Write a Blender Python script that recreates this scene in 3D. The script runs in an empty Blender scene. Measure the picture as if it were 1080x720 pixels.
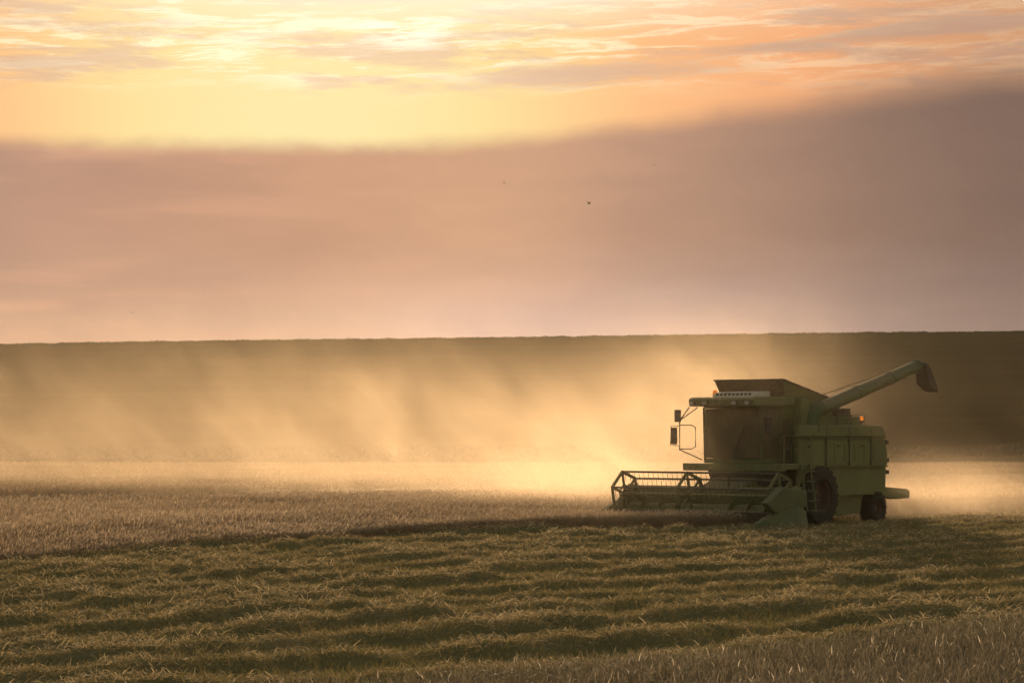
import bpy, bmesh, math, random
import numpy as np
from mathutils import Vector, Matrix
random.seed(7); RNG = np.random.default_rng(11)
R = math.radians
SC = bpy.context.scene
COL = SC.collection

# ------------------------------------------------------------------ camera
CAM_H = 2.45
cam = bpy.data.cameras.new('camera'); cam.sensor_width = 36.0; cam.lens = 85.0
cam.shift_y = 95.0 / 1080.0
cam.clip_start = 0.5; cam.clip_end = 3000
co = bpy.data.objects.new('camera', cam); COL.objects.link(co)
co.location = (0, 0, CAM_H); co.rotation_euler = (R(90), 0, 0)
SC.camera = co

# ------------------------------------------------------------------ world / sky
SUN_AZ, SUN_EL = -2.5, 9.4            # degrees: azimuth from +Y (clockwise), elevation
w = bpy.data.worlds.new('World'); SC.world = w; w.use_nodes = True
nt = w.node_tree; nt.nodes.clear()

class NB:
    """tiny node builder"""
    def __init__(s, tree): s.t = tree
    def n(s, kind, **kw):
        nd = s.t.nodes.new(kind)
        for k, v in kw.items(): setattr(nd, k, v)
        return nd
    def put(s, sock, v):
        if isinstance(v, bpy.types.NodeSocket): s.t.links.new(v, sock)
        elif v is not None:
            if isinstance(v, (tuple, list)) and len(v) == 3 and sock.type == 'RGBA': v = (*v, 1)
            sock.default_value = v
    def m(s, op, a, b=None, c=None, clamp=False):
        nd = s.n('ShaderNodeMath', operation=op, use_clamp=clamp)
        s.put(nd.inputs[0], a)
        if b is not None: s.put(nd.inputs[1], b)
        if c is not None: s.put(nd.inputs[2], c)
        return nd.outputs[0]
    def smooth(s, v, a, b):
        nd = s.n('ShaderNodeMapRange', interpolation_type='SMOOTHSTEP')
        s.put(nd.inputs[0], v); s.put(nd.inputs[1], a); s.put(nd.inputs[2], b)
        return nd.outputs[0]
    def mix(s, f, a, b, mode='MIX'):
        nd = s.n('ShaderNodeMix', data_type='RGBA', blend_type=mode)
        s.put(nd.inputs[0], f); s.put(nd.inputs[6], a); s.put(nd.inputs[7], b)
        return nd.outputs[2]
    def xyz(s, x, y, z):
        nd = s.n('ShaderNodeCombineXYZ')
        for i, v in enumerate((x, y, z)): s.put(nd.inputs[i], v)
        return nd.outputs[0]
    def noise(s, vec, scale, detail=4, rough=.55, dist=0.0):
        nd = s.n('ShaderNodeTexNoise'); s.put(nd.inputs['Vector'], vec)
        nd.inputs['Scale'].default_value = scale; nd.inputs['Detail'].default_value = detail
        nd.inputs['Roughness'].default_value = rough; nd.inputs['Distortion'].default_value = dist
        return nd.outputs[0]
    def ramp(s, v, stops, interp='LINEAR'):
        nd = s.n('ShaderNodeValToRGB'); s.put(nd.inputs[0], v); cr = nd.color_ramp; cr.interpolation = interp
        while len(cr.elements) < len(stops): cr.elements.new(0.5)
        for e, (p, c) in zip(cr.elements, stops): e.position = p; e.color = (*c, 1)
        return nd.outputs[0]
    def gauss(s, v, c, r):
        a = s.m('DIVIDE', s.m('SUBTRACT', v, c), r)
        return s.m('EXPONENT', s.m('MULTIPLY', s.m('MULTIPLY', a, a), -1.0))

b = NB(nt)
tc = b.n('ShaderNodeTexCoord')
sp = b.n('ShaderNodeSeparateXYZ'); b.put(sp.inputs[0], tc.outputs['Generated'])
dx, dy, dz = sp.outputs
az = b.m('MULTIPLY', b.m('ARCTAN2', dx, dy), 57.2958)
el = b.m('MULTIPLY', b.m('ARCSINE', dz), 57.2958)
sky = b.n('ShaderNodeTexSky', sky_type='NISHITA', sun_disc=False, sun_elevation=R(SUN_EL), sun_rotation=R(SUN_AZ),
          air_density=1.4, dust_density=3.0, ozone_density=1.0)
clear = b.mix(1.0, sky.outputs[0], (1.55, 1.22, .92), 'MULTIPLY')  # out-of-view sky brightened and warmed, added fill for machine and stubble
# high thin cloud, lit through: golden near the sun, orange further away
wide = b.gauss(az, -4.8, 8.9)
hi = b.ramp(wide, [(0.0, (.60, .31, .17)), (.18, (.92, .43, .20)), (.45, (1.0, .53, .24)), (.8, (1.02, .76, .34)), (1.0, (1.02, .83, .41))])
p1 = b.xyz(b.m('MULTIPLY', az, .20), b.m('MULTIPLY', el, 1.35), 3.0)
streak = b.noise(p1, 1.15, 9, .62, .2)
p2 = b.xyz(b.m('MULTIPLY', az, .26), b.m('MULTIPLY', b.m('ADD', el, b.m('MULTIPLY', az, -.035)), 2.5), 9.0)
fine = b.noise(p2, 1.6, 10, .70, .4)
elw = b.m('ADD', el, b.m('MULTIPLY', b.m('SUBTRACT', streak, .5), 1.3))
zone = b.smooth(elw, 7.6, 8.7)
cl_bright = b.m('MULTIPLY', b.smooth(fine, .46, .59), zone)
cl_dark = b.m('MULTIPLY', b.smooth(streak, .49, .62), b.smooth(elw, 7.7, 8.4))
hi = b.mix(b.m('MULTIPLY', cl_bright, b.m('ADD', .12, b.m('MULTIPLY', wide, .88))), hi, (1.14, 1.02, .68))
mauve = b.mix(wide, (.50, .31, .22), (.92, .62, .42))
hi = b.mix(b.m('MULTIPLY', cl_dark, .72), hi, mauve)
# long grey-mauve cloud bars
bars = None
for (ca, ce, wa, we, amp, sl_) in ((2.2, 8.45, 3.6, .26, .95, .02), (5.6, 8.95, 2.6, .16, .8, .05), (10.3, 9.35, 2.8, .24, 1.25, .05), (-9.5, 9.5, 2.6, .22, .5, 0.0),
                                  (-1.5, 8.05, 3.0, .16, .5, .03), (8.0, 8.1, 3.5, .16, .35, .06), (-7.5, 8.3, 2.4, .12, .3, 0.0), (1.0, 9.75, 2.6, .20, .35, .03)):
    g1 = b.gauss(az, ca, wa); g2 = b.gauss(b.m('SUBTRACT', el, b.m('MULTIPLY', b.m('SUBTRACT', az, ca), sl_)), ce, we)
    q_ = b.m('MULTIPLY', b.m('MULTIPLY', g1, g2), amp); bars = q_ if bars is None else b.m('ADD', bars, q_)
barsn = b.smooth(b.m('ADD', bars, b.m('MULTIPLY', b.m('SUBTRACT', fine, .5), 1.5)), .25, .95)
hi = b.mix(b.m('MULTIPLY', b.m('MULTIPLY', barsn, b.smooth(bars, .05, .3)), .80), hi, mauve)
top = b.m('MULTIPLY', b.smooth(el, 9.0, 10.4), b.m('MULTIPLY', b.gauss(az, -2.0, 7.5), .75))
hi = b.mix(top, hi, (1.08, .98, .74))
# the sun glowing through the thin cloud
sx = b.m('DIVIDE', b.m('SUBTRACT', az, SUN_AZ), 1.1); sy = b.m('DIVIDE', b.m('SUBTRACT', el, SUN_EL), .42)
sun_r = b.m('EXPONENT', b.m('MULTIPLY', b.m('ADD', b.m('MULTIPLY', sx, sx), b.m('MULTIPLY', sy, sy)), -1.0))
hi = b.mix(b.m('MULTIPLY', b.m('MULTIPLY', sun_r, .8), b.smooth(fine, .43, .60)), hi, (1.4, 1.28, .98))
# low cloud bank with a soft upper edge, rising to the right
edge = b.m('ADD', b.m('ADD', 6.72, b.m('MULTIPLY', b.smooth(az, -4.0, 16.0), 1.70)),
           b.m('MULTIPLY', b.m('SUBTRACT', b.noise(b.xyz(b.m('MULTIPLY', az, .35), b.m('MULTIPLY', el, .6), 1.0), 1.6, 8, .62), .5), .42))
soft = b.m('ADD', .30, b.m('MULTIPLY', b.smooth(az, 1.0, 9.0), .30))
bank = b.smooth(b.m('SUBTRACT', edge, el), b.m('MULTIPLY', soft, -1), soft)
aznorm = b.m('DIVIDE', b.m('ADD', az, 14.0), 28.0, clamp=True)
bank_top = b.ramp(aznorm, [(0, (.44, .27, .19)), (.10, (.49, .285, .20)), (.30, (.58, .32, .20)), (.48, (.69, .39, .23)), (.60, (.52, .30, .20)), (.78, (.28, .172, .13)), (1.0, (.15, .10, .082))], 'B_SPLINE')
bank_low = b.ramp(aznorm, [(0, (.56, .34, .22)), (.12, (.59, .35, .23)), (.35, (.66, .42, .29)), (.50, (.78, .52, .41)), (.68, (.50, .35, .29)), (.85, (.32, .22, .185)), (1.0, (.22, .155, .13))], 'B_SPLINE')
elb = b.m('ADD', el, b.m('MULTIPLY', b.m('SUBTRACT', b.noise(b.xyz(b.m('MULTIPLY', az, .12), b.m('MULTIPLY', el, .9), 5.0), 1.1, 4, .5), .5), 1.6))
bankc = b.mix(b.smooth(elb, 1.9, 4.9), bank_low, bank_top)
veil = b.noise(b.xyz(b.m('MULTIPLY', az, .10), b.m('MULTIPLY', el, 1.0), 7.0), 1.3, 4, .5)
bankc = b.mix(b.m('MULTIPLY', b.m('MULTIPLY', b.smooth(veil, .50, .66), b.smooth(az, 0.0, -9.0)), .30), bankc, (.85, .46, .28))
mot = b.noise(b.xyz(b.m('MULTIPLY', az, .22), b.m('MULTIPLY', el, .75), 12.0), 1.0, 7, .6, .4)
bankc = b.mix(1.0, bankc, b.ramp(mot, [(.30, (.94, .94, .955)), (.70, (1.07, 1.055, 1.04))]), 'MULTIPLY')
cloud = b.mix(bank, hi, bankc)
cloud = b.mix(1.0, cloud, (6.67, 6.67, 6.67), 'MULTIPLY')
# the cloud layer gives way to plainer, brightened sky overhead and behind
front = b.m('MULTIPLY', b.smooth(b.m('ABSOLUTE', az), 75.0, 30.0), b.smooth(el, 24.0, 12.5))
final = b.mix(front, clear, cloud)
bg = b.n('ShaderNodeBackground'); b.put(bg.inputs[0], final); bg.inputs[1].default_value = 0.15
wo = b.n('ShaderNodeOutputWorld'); nt.links.new(bg.outputs[0], wo.inputs[0])

# ------------------------------------------------------------------ sun
sl = bpy.data.lights.new('sun', 'SUN'); sl.energy = 4.2; sl.angle = R(0.8); sl.color = (1.0, .71, .43)
so = bpy.data.objects.new('sun', sl); COL.objects.link(so)
sd = Vector((math.sin(R(SUN_AZ)) * math.cos(R(SUN_EL)), math.cos(R(SUN_AZ)) * math.cos(R(SUN_EL)), math.sin(R(SUN_EL))))
so.rotation_euler = (-sd).to_track_quat('-Z', 'Y').to_euler()
so.location = (0, 0, 40)
vs = SC.view_settings; vs.view_transform = 'Standard'; vs.look = 'None'; vs.exposure = 0.0; vs.gamma = 1.0; vs.use_curve_mapping = False
SC.render.engine = 'CYCLES'
cy = SC.cycles; cy.use_denoising = True; cy.denoising_input_passes = 'RGB_ALBEDO_NORMAL'; cy.denoising_prefilter = 'FAST'; cy.volume_bounces = 0; cy.max_bounces = 6; cy.transparent_max_bounces = 8
cy.volume_step_rate = 1.0; cy.volume_max_steps = 128; cy.sample_clamp_indirect = 4

# ------------------------------------------------------------------ materials
def mat(name, build):
    m = bpy.data.materials.new(name); m.use_nodes = True; m.node_tree.nodes.clear()
    nb = NB(m.node_tree); out = nb.n('ShaderNodeOutputMaterial'); build(nb, out); return m
def pbsdf(nb, color, rough=.6, metal=0.0, spec=.5, normal=None):
    p = nb.n('ShaderNodeBsdfPrincipled'); nb.put(p.inputs['Base Color'], color); nb.put(p.inputs['Roughness'], rough)
    p.inputs['Metallic'].default_value = metal; p.inputs['Specular IOR Level'].default_value = spec
    if normal is not None: nb.put(p.inputs['Normal'], normal)
    return p
def bump(nb, h, strength=.3, dist=.02):
    n = nb.n('ShaderNodeBump'); n.inputs['Strength'].default_value = strength; n.inputs['Distance'].default_value = dist
    nb.put(n.inputs['Height'], h); return n.outputs[0]
def dusty(name, c, rough=.5, dust=(.23, .175, .10), amount=.55, metal=0.0, c2=None):
    def f(nb, out):
        t = nb.n('ShaderNodeTexCoord').outputs['Object']
        g = nb.noise(t, 1.7, 6, .65); k = nb.noise(t, 14.0, 5, .6)
        col = nb.mix(nb.smooth(g, .35, .65), c, c2 or tuple(v * .78 for v in c))
        geo = nb.n('ShaderNodeNewGeometry'); s = nb.n('ShaderNodeSeparateXYZ'); nb.put(s.inputs[0], geo.outputs['Normal'])
        up = nb.smooth(s.outputs[2], .2, .9)           # dust settles on upward faces
        d = nb.m('ADD', nb.m('MULTIPLY', nb.smooth(k, .38, .72), amount), nb.m('MULTIPLY', up, .45), clamp=True)
        col = nb.mix(d, col, dust)
        p = pbsdf(nb, col, nb.m('ADD', rough, nb.m('MULTIPLY', d, .35)), metal, .4, bump(nb, k, .12, .01))
        nb.put(out.inputs[0], p.outputs[0])
    return mat(name, f)
M_GREEN = dusty('green_paint', (.115, .14, .042), .5, c2=(.09, .105, .035), amount=.6, dust=(.19, .14, .085))
M_PIPE = dusty('pipe_paint', (.055, .085, .028), .55, amount=.20, dust=(.08, .07, .04))
M_LIGHTGREEN = dusty('light_green_paint', (.075, .10, .038), .55, amount=.4, dust=(.14, .11, .065))
M_DARKGREEN = dusty('dark_green_paint', (.07, .10, .03), .5)
M_BROWN = dusty('tank_sheet', (.10, .07, .045), .6)
M_SPOUT = dusty('spout_rubber', (.055, .042, .036), .8, amount=.2, dust=(.10, .08, .06))
M_DARK = dusty('dark_steel', (.035, .033, .03), .55, amount=.35)
M_GREY = dusty('grey_plastic', (.30, .28, .25), .5, amount=.4)
M_WHITE = dusty('white_paint', (.62, .60, .54), .45, amount=.3)
M_RED = dusty('red_rim_paint', (.06, .022, .015), .7, amount=.5, dust=(.08, .06, .04))
M_RUBBER = dusty('tyre_rubber', (.016, .015, .013), .9, amount=.15, dust=(.09, .07, .045))
M_STEEL = dusty('worn_steel', (.25, .22, .18), .4, metal=.6, amount=.4)
M_SEAT = dusty('seat_fabric', (.05, .05, .05), .9, amount=.3)
def _glass(nb, out):
    t = nb.n('ShaderNodeTexCoord').outputs['Object']
    g = nb.noise(t, 3.0, 6, .65)
    tr = nb.n('ShaderNodeBsdfTransparent'); tr.inputs[0].default_value = (.34, .36, .30, 1)
    p = pbsdf(nb, (.13, .10, .06), nb.m('ADD', .25, nb.m('MULTIPLY', g, .25)), 0, .6)
    mx = nb.n('ShaderNodeMixShader'); nb.put(mx.inputs[0], nb.m('ADD', .60, nb.m('MULTIPLY', nb.smooth(g, .35, .75), .25)))
    nb.put(mx.inputs[1], tr.outputs[0]); nb.put(mx.inputs[2], p.outputs[0]); nb.put(out.inputs[0], mx.outputs[0])
M_GLASS = mat('dusty_glass', _glass)
def _amber(nb, out):
    p = pbsdf(nb, (.85, .28, .02), .25, 0, .5); p.inputs['Transmission Weight'].default_value = .35
    p.inputs['Emission Color'].default_value = (1, .33, .03, 1); p.inputs['Emission Strength'].default_value = .22
    nb.put(out.inputs[0], p.outputs[0])
M_AMBER = mat('amber_lens', _amber)
def _mirror(nb, out):
    nb.put(out.inputs[0], pbsdf(nb, (.5, .5, .5), .1, 1.0).outputs[0])
M_MIRROR = mat('mirror_glass', _mirror)
def plant(name, stops, transl=.4, rough=.7):
    def f(nb, out):
        a = nb.n('ShaderNodeAttribute', attribute_name='tint').outputs['Fac']
        c = nb.ramp(a, stops)
        p = pbsdf(nb, c, rough, 0, .25)
        t = nb.n('ShaderNodeBsdfTranslucent'); nb.put(t.inputs[0], c)
        mx = nb.n('ShaderNodeMixShader'); mx.inputs[0].default_value = transl
        nb.put(mx.inputs[1], p.outputs[0]); nb.put(mx.inputs[2], t.outputs[0]); nb.put(out.inputs[0], mx.outputs[0])
    return mat(name, f)
M_STRAW = plant('cut_straw', [(0, (.125, .12, .045)), (.35, (.22, .175, .08)), (.6, (.42, .31, .165)), (1, (.82, .66, .42))], .42)
M_WHEAT = plant('ripe_wheat', [(0, (.17, .12, .07)), (.5, (.37, .27, .175)), (1, (.66, .52, .38))], .42)
M_WHEAT_GREY = plant('weathered_wheat', [(0, (.13, .115, .07)), (.5, (.26, .21, .15)), (1, (.80, .68, .53))], .45)
M_GRASS = plant('hill_grass', [(0, (.012, .012, .004)), (1, (.035, .030, .010))], .1)
def _canopy(nb, out):
    t = nb.n('ShaderNodeTexCoord').outputs['Object']
    c = nb.ramp(nb.noise(t, 6.0, 6, .7), [(.3, (.08, .055, .03)), (.7, (.24, .165, .095))])
    nb.put(out.inputs[0], pbsdf(nb, c, .9, 0, .1, bump(nb, nb.noise(t, 22, 4, .6), .8, .06)).outputs[0])
M_CANOPY = mat('wheat_canopy', _canopy)
def _soil(nb, out):
    t = nb.n('ShaderNodeTexCoord').outputs['Object']
    g = nb.noise(t, .9, 8, .65); k = nb.noise(t, 18, 6, .7)
    c = nb.ramp(nb.m('ADD', nb.m('MULTIPLY', g, .5), nb.m('MULTIPLY', k, .5)), [(.30, (.10, .10, .04)), (.5, (.16, .14, .065)), (.68, (.28, .22, .12))])
    nb.put(out.inputs[0], pbsdf(nb, c, .95, 0, 0, bump(nb, k, .8, .05)).outputs[0])
M_SOIL = mat('stubble_soil', _soil)
def _hill(nb, out):
    t = nb.n('ShaderNodeTexCoord').outputs['Object']
    s = nb.n('ShaderNodeSeparateXYZ'); nb.put(s.inputs[0], t)
    v = nb.xyz(nb.m('MULTIPLY', s.outputs[0], .012), nb.m('MULTIPLY', s.outputs[1], .16), 0)
    g = nb.noise(v, 1.0, 5, .6); k = nb.noise(t, 1.3, 8, .7)
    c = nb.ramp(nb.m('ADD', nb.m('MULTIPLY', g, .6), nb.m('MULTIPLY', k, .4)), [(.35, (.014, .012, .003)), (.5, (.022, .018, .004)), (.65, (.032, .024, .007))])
    w_ = nb.m('ADD', s.outputs[1], nb.m('ADD', nb.m('MULTIPLY', s.outputs[0], .05), nb.m('MULTIPLY', nb.noise(t, .02, 2, .5), 9)))
    ln = nb.m('POWER', nb.m('ABSOLUTE', nb.m('SINE', nb.m('MULTIPLY', w_, .14))), 26.0)       # tramlines
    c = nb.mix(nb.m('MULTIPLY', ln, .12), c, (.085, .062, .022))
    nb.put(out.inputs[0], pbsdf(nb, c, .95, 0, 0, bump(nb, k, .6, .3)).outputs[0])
M_HILL = mat('hill_crop', _hill)

# ------------------------------------------------------------------ field layout (a contour-harvested field, world metres)
F0 = 2550.0
def gpt(px, py, h=0.0):
    v = (py - 455.0); Y = (CAM_H - h) * F0 / v
    return ((px - 540) / F0 * Y, Y)
near_edge = [(-19, 6), (-17, 20), (-14.5, 31), (-11.6, 39), (-9.5, 44.0), (-6.7, 49.6), (-3.4, 54.6), (0.2, 57.4), (3.2, 58.9), (6.3, 60.0)]
cut_line = [(6.3, 60.0), (2.6, 63.0)]
far_edge = [(5.6, 66.6), (8.5, 69.0), (14.6, 71.6), (21, 73.6), (34, 77.0), (60, 79), (120, 86)]
CROP = np.array(near_edge + cut_line[1:] + far_edge + [(170, 100), (170, 156), (-150, 156), (-150, 6)], float)
lowr = [(-3.0, 16.9), (-1.6, 18.1), (.3, 19.9), (2.0, 21.7), (5.4, 25.0), (9.0, 28.6), (15, 33), (30, 41), (60, 50)]
NEARCROP = np.array([(-14, 9.0), (-6.0, 14.0)] + lowr + [(60, 2), (-14, 2)], float)
def inside(poly, x, y):
    c = np.zeros(x.shape, bool); n = len(poly); j = n - 1
    for i in range(n):
        xi, yi = poly[i]; xj, yj = poly[j]
        if yi != yj:
            c ^= ((yi > y) != (yj > y)) & (x < (xj - xi) * (y - yi) / (yj - yi) + xi)
        j = i
    return c
def seg_dist(poly, x, y, closed=False):
    d = np.full(x.shape, 1e9)
    P = list(poly) + ([poly[0]] if closed else [])
    for (x0, y0), (x1, y1) in zip(P[:-1], P[1:]):
        ux, uy = x1 - x0, y1 - y0; L2 = ux * ux + uy * uy
        t = np.clip(((x - x0) * ux + (y - y0) * uy) / L2, 0, 1)
        d = np.minimum(d, np.hypot(x - x0 - t * ux, y - y0 - t * uy))
    return d
def vnoise(x, y, seed=0):
    r = np.random.default_rng(seed).random((256, 256))
    xi = np.floor(x).astype(int); yi = np.floor(y).astype(int); fx = x - xi; fy = y - yi
    fx = fx * fx * (3 - 2 * fx); fy = fy * fy * (3 - 2 * fy)
    a = r[xi % 256, yi % 256]; b_ = r[(xi + 1) % 256, yi % 256]; c = r[xi % 256, (yi + 1) % 256]; d = r[(xi + 1) % 256, (yi + 1) % 256]
    return (a * (1 - fx) + b_ * fx) * (1 - fy) + (c * (1 - fx) + d * fx) * fy
# gap between two strips of wheat (an already opened lane)
GAP = [(-60, 56), (-16, 74), (0, 87), (12, 102), (20, 112), (60, 147)]
def crop_mask(x, y):
    g = seg_dist(GAP, x, y)
    return (inside(CROP, x, y) & (g > 5.0)) | inside(NEARCROP, x, y)
# row coordinate: 0 along the standing wheat's edge, 1 along the near strip
EX = np.array([-40, -19, -14.5, -9.5, -6.7, -3.4, .2, 3.2, 6.3, 13.3, 20, 34, 60.]); 
def row_coord(x, y):
    px = 540 + F0 * x / np.maximum(y, 1); px = np.clip(px, -1500, 2600)
    Ee = np.interp(px, [-1500, -200, 0, 200, 380, 640, 832, 1000, 1080, 2600], [730, 615, 597, 581, 569, 561.5, 556, 549, 545.5, 480])
    Ll = np.interp(px, [-1500, 300, 560, 760, 1080, 2600], [850, 730, 709, 694, 664, 560])
    sE, sL, s = 1 / (Ee - 455), 1 / (Ll - 455), y / (CAM_H * F0)
    return (sE - s) / (sE - sL)
NROW = 13
def ridge(x, y):
    q = row_coord(x, y) * NROW + .48 + (vnoise(x * .22 + 40, y * .22, 3) - .5) * .34 + (vnoise(x * .9 + 9, y * .9, 4) - .5) * .24
    f = q - np.floor(q)
    a = np.exp(-((f - .5) / .19) ** 2)
    clump = .55 + .45 * vnoise(x * 2.1, y * 2.1, 6) + .35 * vnoise(x * 4.5, y * 4.5, 7)
    return a * (.62 + .50 * vnoise(x * .5, y * .5 + 30, 5)) * clump * (q > -.1)
def gz(x, y):
    st = ~crop_mask(x, y) & (y < 75) & (y > 5)
    z = (vnoise(x * .35, y * .35, 1) - .5) * .07 + (vnoise(x * 1.7, y * 1.7, 2) - .5) * .05
    z = z + np.where(st, ridge(x, y) * .17 + (vnoise(x * 3.5, y * 3.5, 12) - .5) * .05, 0)
    t = np.clip((y - 149) / 40, 0, 1); z = z - 4.5 * t * t * (3 - 2 * t)
    mx, my = x - 6.9, y - 63.75                      # level ground under the machine
    k = np.exp(-((mx - .6) ** 2 + (my - .8) ** 2) / 14.0); return z * (1 - k)
def gzs(x, y):
    return gz(x, y)

def new_mesh(name, verts, faces, material, tint=None, smooth=False, parent=None):
    """verts (N,3) array, faces (M,4) array of quads"""
    me = bpy.data.meshes.new(name); verts = np.asarray(verts, np.float32); faces = np.asarray(faces, np.int32)
    me.vertices.add(len(verts)); me.vertices.foreach_set('co', verts.ravel())
    k = faces.shape[1]; me.loops.add(faces.size); me.loops.foreach_set('vertex_index', faces.ravel())
    me.polygons.add(len(faces)); me.polygons.foreach_set('loop_start', np.arange(0, faces.size, k, dtype=np.int32))
    if tint is not None:
        at = me.attributes.new('tint', 'FLOAT', 'POINT'); at.data.foreach_set('value', np.asarray(tint, np.float32))
    me.materials.append(material)
    if smooth: me.polygons.foreach_set('use_smooth', np.ones(len(faces), bool))
    me.update(); me.validate()
    o = bpy.data.objects.new(name, me); COL.objects.link(o)
    if parent: o.parent = parent
    return o
def gridmesh(name, xs, ys, zf, material, smooth=True):
    X, Y = np.meshgrid(xs, ys); Z = zf(X, Y)
    V = np.stack([X, Y, Z], -1).reshape(-1, 3); nx = len(xs); ny = len(ys)
    i = np.arange(nx * ny).reshape(ny, nx)
    Fq = np.stack([i[:-1, :-1], i[:-1, 1:], i[1:, 1:], i[1:, :-1]], -1).reshape(-1, 4)
    return new_mesh(name, V, Fq, material, smooth=smooth)

# ------------------------------------------------------------------ ground and hill
xs = np.concatenate([-np.geomspace(420, 21, 26), np.arange(-20, 28.01, .16), np.geomspace(29, 420, 26)])
ys = np.concatenate([-np.geomspace(140, 2, 10), np.arange(0, 14, 1.), np.arange(14, 80, .16), np.arange(80, 160, 1.), np.linspace(160, 240, 30)])
g = gridmesh('ground', xs, ys, gz, M_SOIL); g['kind'] = 'structure'
def hillz(x, y):
    t = np.clip((y - 188) / 205, 0, 1); ridge_h = 17.6 + .0115 * x + .35 * np.sin(x * .017 + 1) * .3
    p = t * t * (3 - 2 * t) * .35 + t * .65
    z = -5.6 + (ridge_h + 5.6) * p
    z = z - np.clip(y - 393, 0, 400) ** 2 * .00035 - np.clip(y - 393, 0, 400) * .01
    return z + (vnoise(x * .9, y * .9, 8) - .5) * .22 + (vnoise(x * .05, y * .05, 9) - .5) * .8 * (t < 1)
hx = np.concatenate([np.linspace(-420, -112, 60), np.arange(-110, 110.1, .7), np.linspace(112, 420, 60)])
hy = np.concatenate([np.arange(180, 385, 2.5), np.arange(385, 400, .7), np.linspace(400, 640, 40)])
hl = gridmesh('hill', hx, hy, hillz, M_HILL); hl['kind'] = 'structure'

# ------------------------------------------------------------------ blades: every stalk is real mesh
def strips(pts, wid, wdir):
    """pts (N,k,3) centre lines, wid (N,k) half widths, wdir (N,3) -> verts, quads"""
    N, k, _ = pts.shape; off = wdir[:, None, :] * wid[..., None]
    V = np.stack([pts - off, pts + off], 2).reshape(N * k * 2, 3)
    base = (np.arange(N) * k * 2)[:, None]; j = np.arange(k - 1)[None] * 2
    a = base + j
    Fq = np.stack([a, a + 1, a + 3, a + 2], -1).reshape(-1, 4)
    return V, Fq, k * 2
class Bag:
    def __init__(s): s.V = []; s.F = []; s.T = []; s.n = 0
    def add(s, pts, wid, wdir, tint):
        V, Fq, m = strips(pts, wid, wdir); s.V.append(V); s.F.append(Fq + s.n); s.T.append(np.repeat(tint, m)); s.n += len(V)
    def raw(s, V, Fq, T): s.V.append(V); s.F.append(Fq + s.n); s.T.append(T); s.n += len(V)
    def build(s, name, m): return new_mesh(name, np.concatenate(s.V), np.concatenate(s.F), m, np.concatenate(s.T))

def scatter(n, y0, y1, half0, half_k, dens_pow, cx=0.0):
    """random points in a widening wedge, density falling with distance ~ y^-dens_pow"""
    u = RNG.random(n); p = 2 - dens_pow
    y = (y0 ** p + u * (y1 ** p - y0 ** p)) ** (1 / p) if abs(p) > 1e-6 else y0 * (y1 / y0) ** u
    x = (RNG.random(n) * 2 - 1) * (half0 + half_k * y) + cx
    return x, y
MC = Vector((6.93, 63.75)); TH = R(51)
FX, FY = -math.cos(TH), -math.sin(TH); LX, LY = math.sin(TH), -math.cos(TH)
def machine_local(x, y):
    ax, ay = x - MC.x, y - MC.y
    return ax * FX + ay * FY, ax * LX + ay * LY
def wdirs(n):
    a = RNG.random(n) * 2 * np.pi
    return np.stack([np.cos(a), np.sin(a), np.zeros(n)], -1)
# -- cut straw in swaths and stubble between them
def straw_field():
    n = 1300000
    x, y = scatter(n, 15.5, 78, 1.5, .245, .9)
    keep = ~crop_mask(x, y); x, y = x[keep], y[keep]
    mxl, myl = machine_local(x, y)
    r = ridge(x, y)
    patch = vnoise(x * .5 + 3, y * .5, 21)
    pr = .34 + .85 * r + .3 * (patch - .5)
    keep = RNG.random(len(x)) < pr; x, y, r = x[keep], y[keep], r[keep]
    n = len(x); z = gz(x, y)
    bag = Bag()
    # loose straw
    s = RNG.random(n) < (.30 + .5 * r)
    xs_, ys_, zs_, rs_ = x[s], y[s], z[s], r[s]; m = len(xs_)
    far = np.clip(ys_ / 40, .7, 1.6)
    L = (.04 + .105 * RNG.random(m) ** 2) ; a = RNG.random(m) * 2 * np.pi; e = (RNG.random(m) ** 2.0) * .95
    d = np.stack([np.cos(a) * np.cos(e), np.sin(a) * np.cos(e), np.sin(e)], -1)
    up = rs_ * .09 * RNG.random(m)
    p0 = np.stack([xs_, ys_, zs_ + up - .01], -1)
    sag = RNG.random(m) * .35
    p1 = p0 + d * (L * .5)[:, None]; p2 = p0 + d * L[:, None]; p2[:, 2] -= sag * L * .5; p1[:, 2] += sag * L * .15
    p2[:, 2] = np.maximum(p2[:, 2], zs_ - .005)
    wv = (.0020 + .0023 * RNG.random(m)) * far
    wd = np.cross(d, wdirs(m) * .5 + np.array([0, 0, .6])); wd /= np.linalg.norm(wd, axis=1)[:, None] + 1e-6
    tint = np.clip(.20 + .50 * rs_ + .85 * (RNG.random(m) - .45) , 0, 1)
    bag.add(np.stack([p0, p1, p2], 1), np.stack([wv, wv, wv * .5], 1), wd, tint)
    # standing stubble and green undergrowth
    t = ~s; xt, yt, zt, rt = x[t], y[t], z[t], r[t]; m = len(xt)
    H = .04 + .08 * RNG.random(m); ln = (RNG.random((m, 2)) - .5) * .9
    p0 = np.stack([xt, yt, zt - .02], -1); p2 = p0 + np.stack([ln[:, 0] * H, ln[:, 1] * H, H], -1)
    p1 = (p0 + p2) / 2; p2[:, :2] += ln * H[:, None] * .5
    far = np.clip(yt / 40, .7, 1.6); wv = (.004 + .004 * RNG.random(m)) * far
    tint = np.clip(.02 + .35 * RNG.random(m) ** 2 + .25 * rt, 0, 1)
    bag.add(np.stack([p0, p1, p2], 1), np.stack([wv, wv, wv * .3], 1), wdirs(m), tint)
    o = bag.build('cut_straw', M_STRAW)
    o['kind'] = 'stuff'; o['label'] = 'golden cut straw lying in curved swaths over green stubble'; o['category'] = 'straw'
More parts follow.
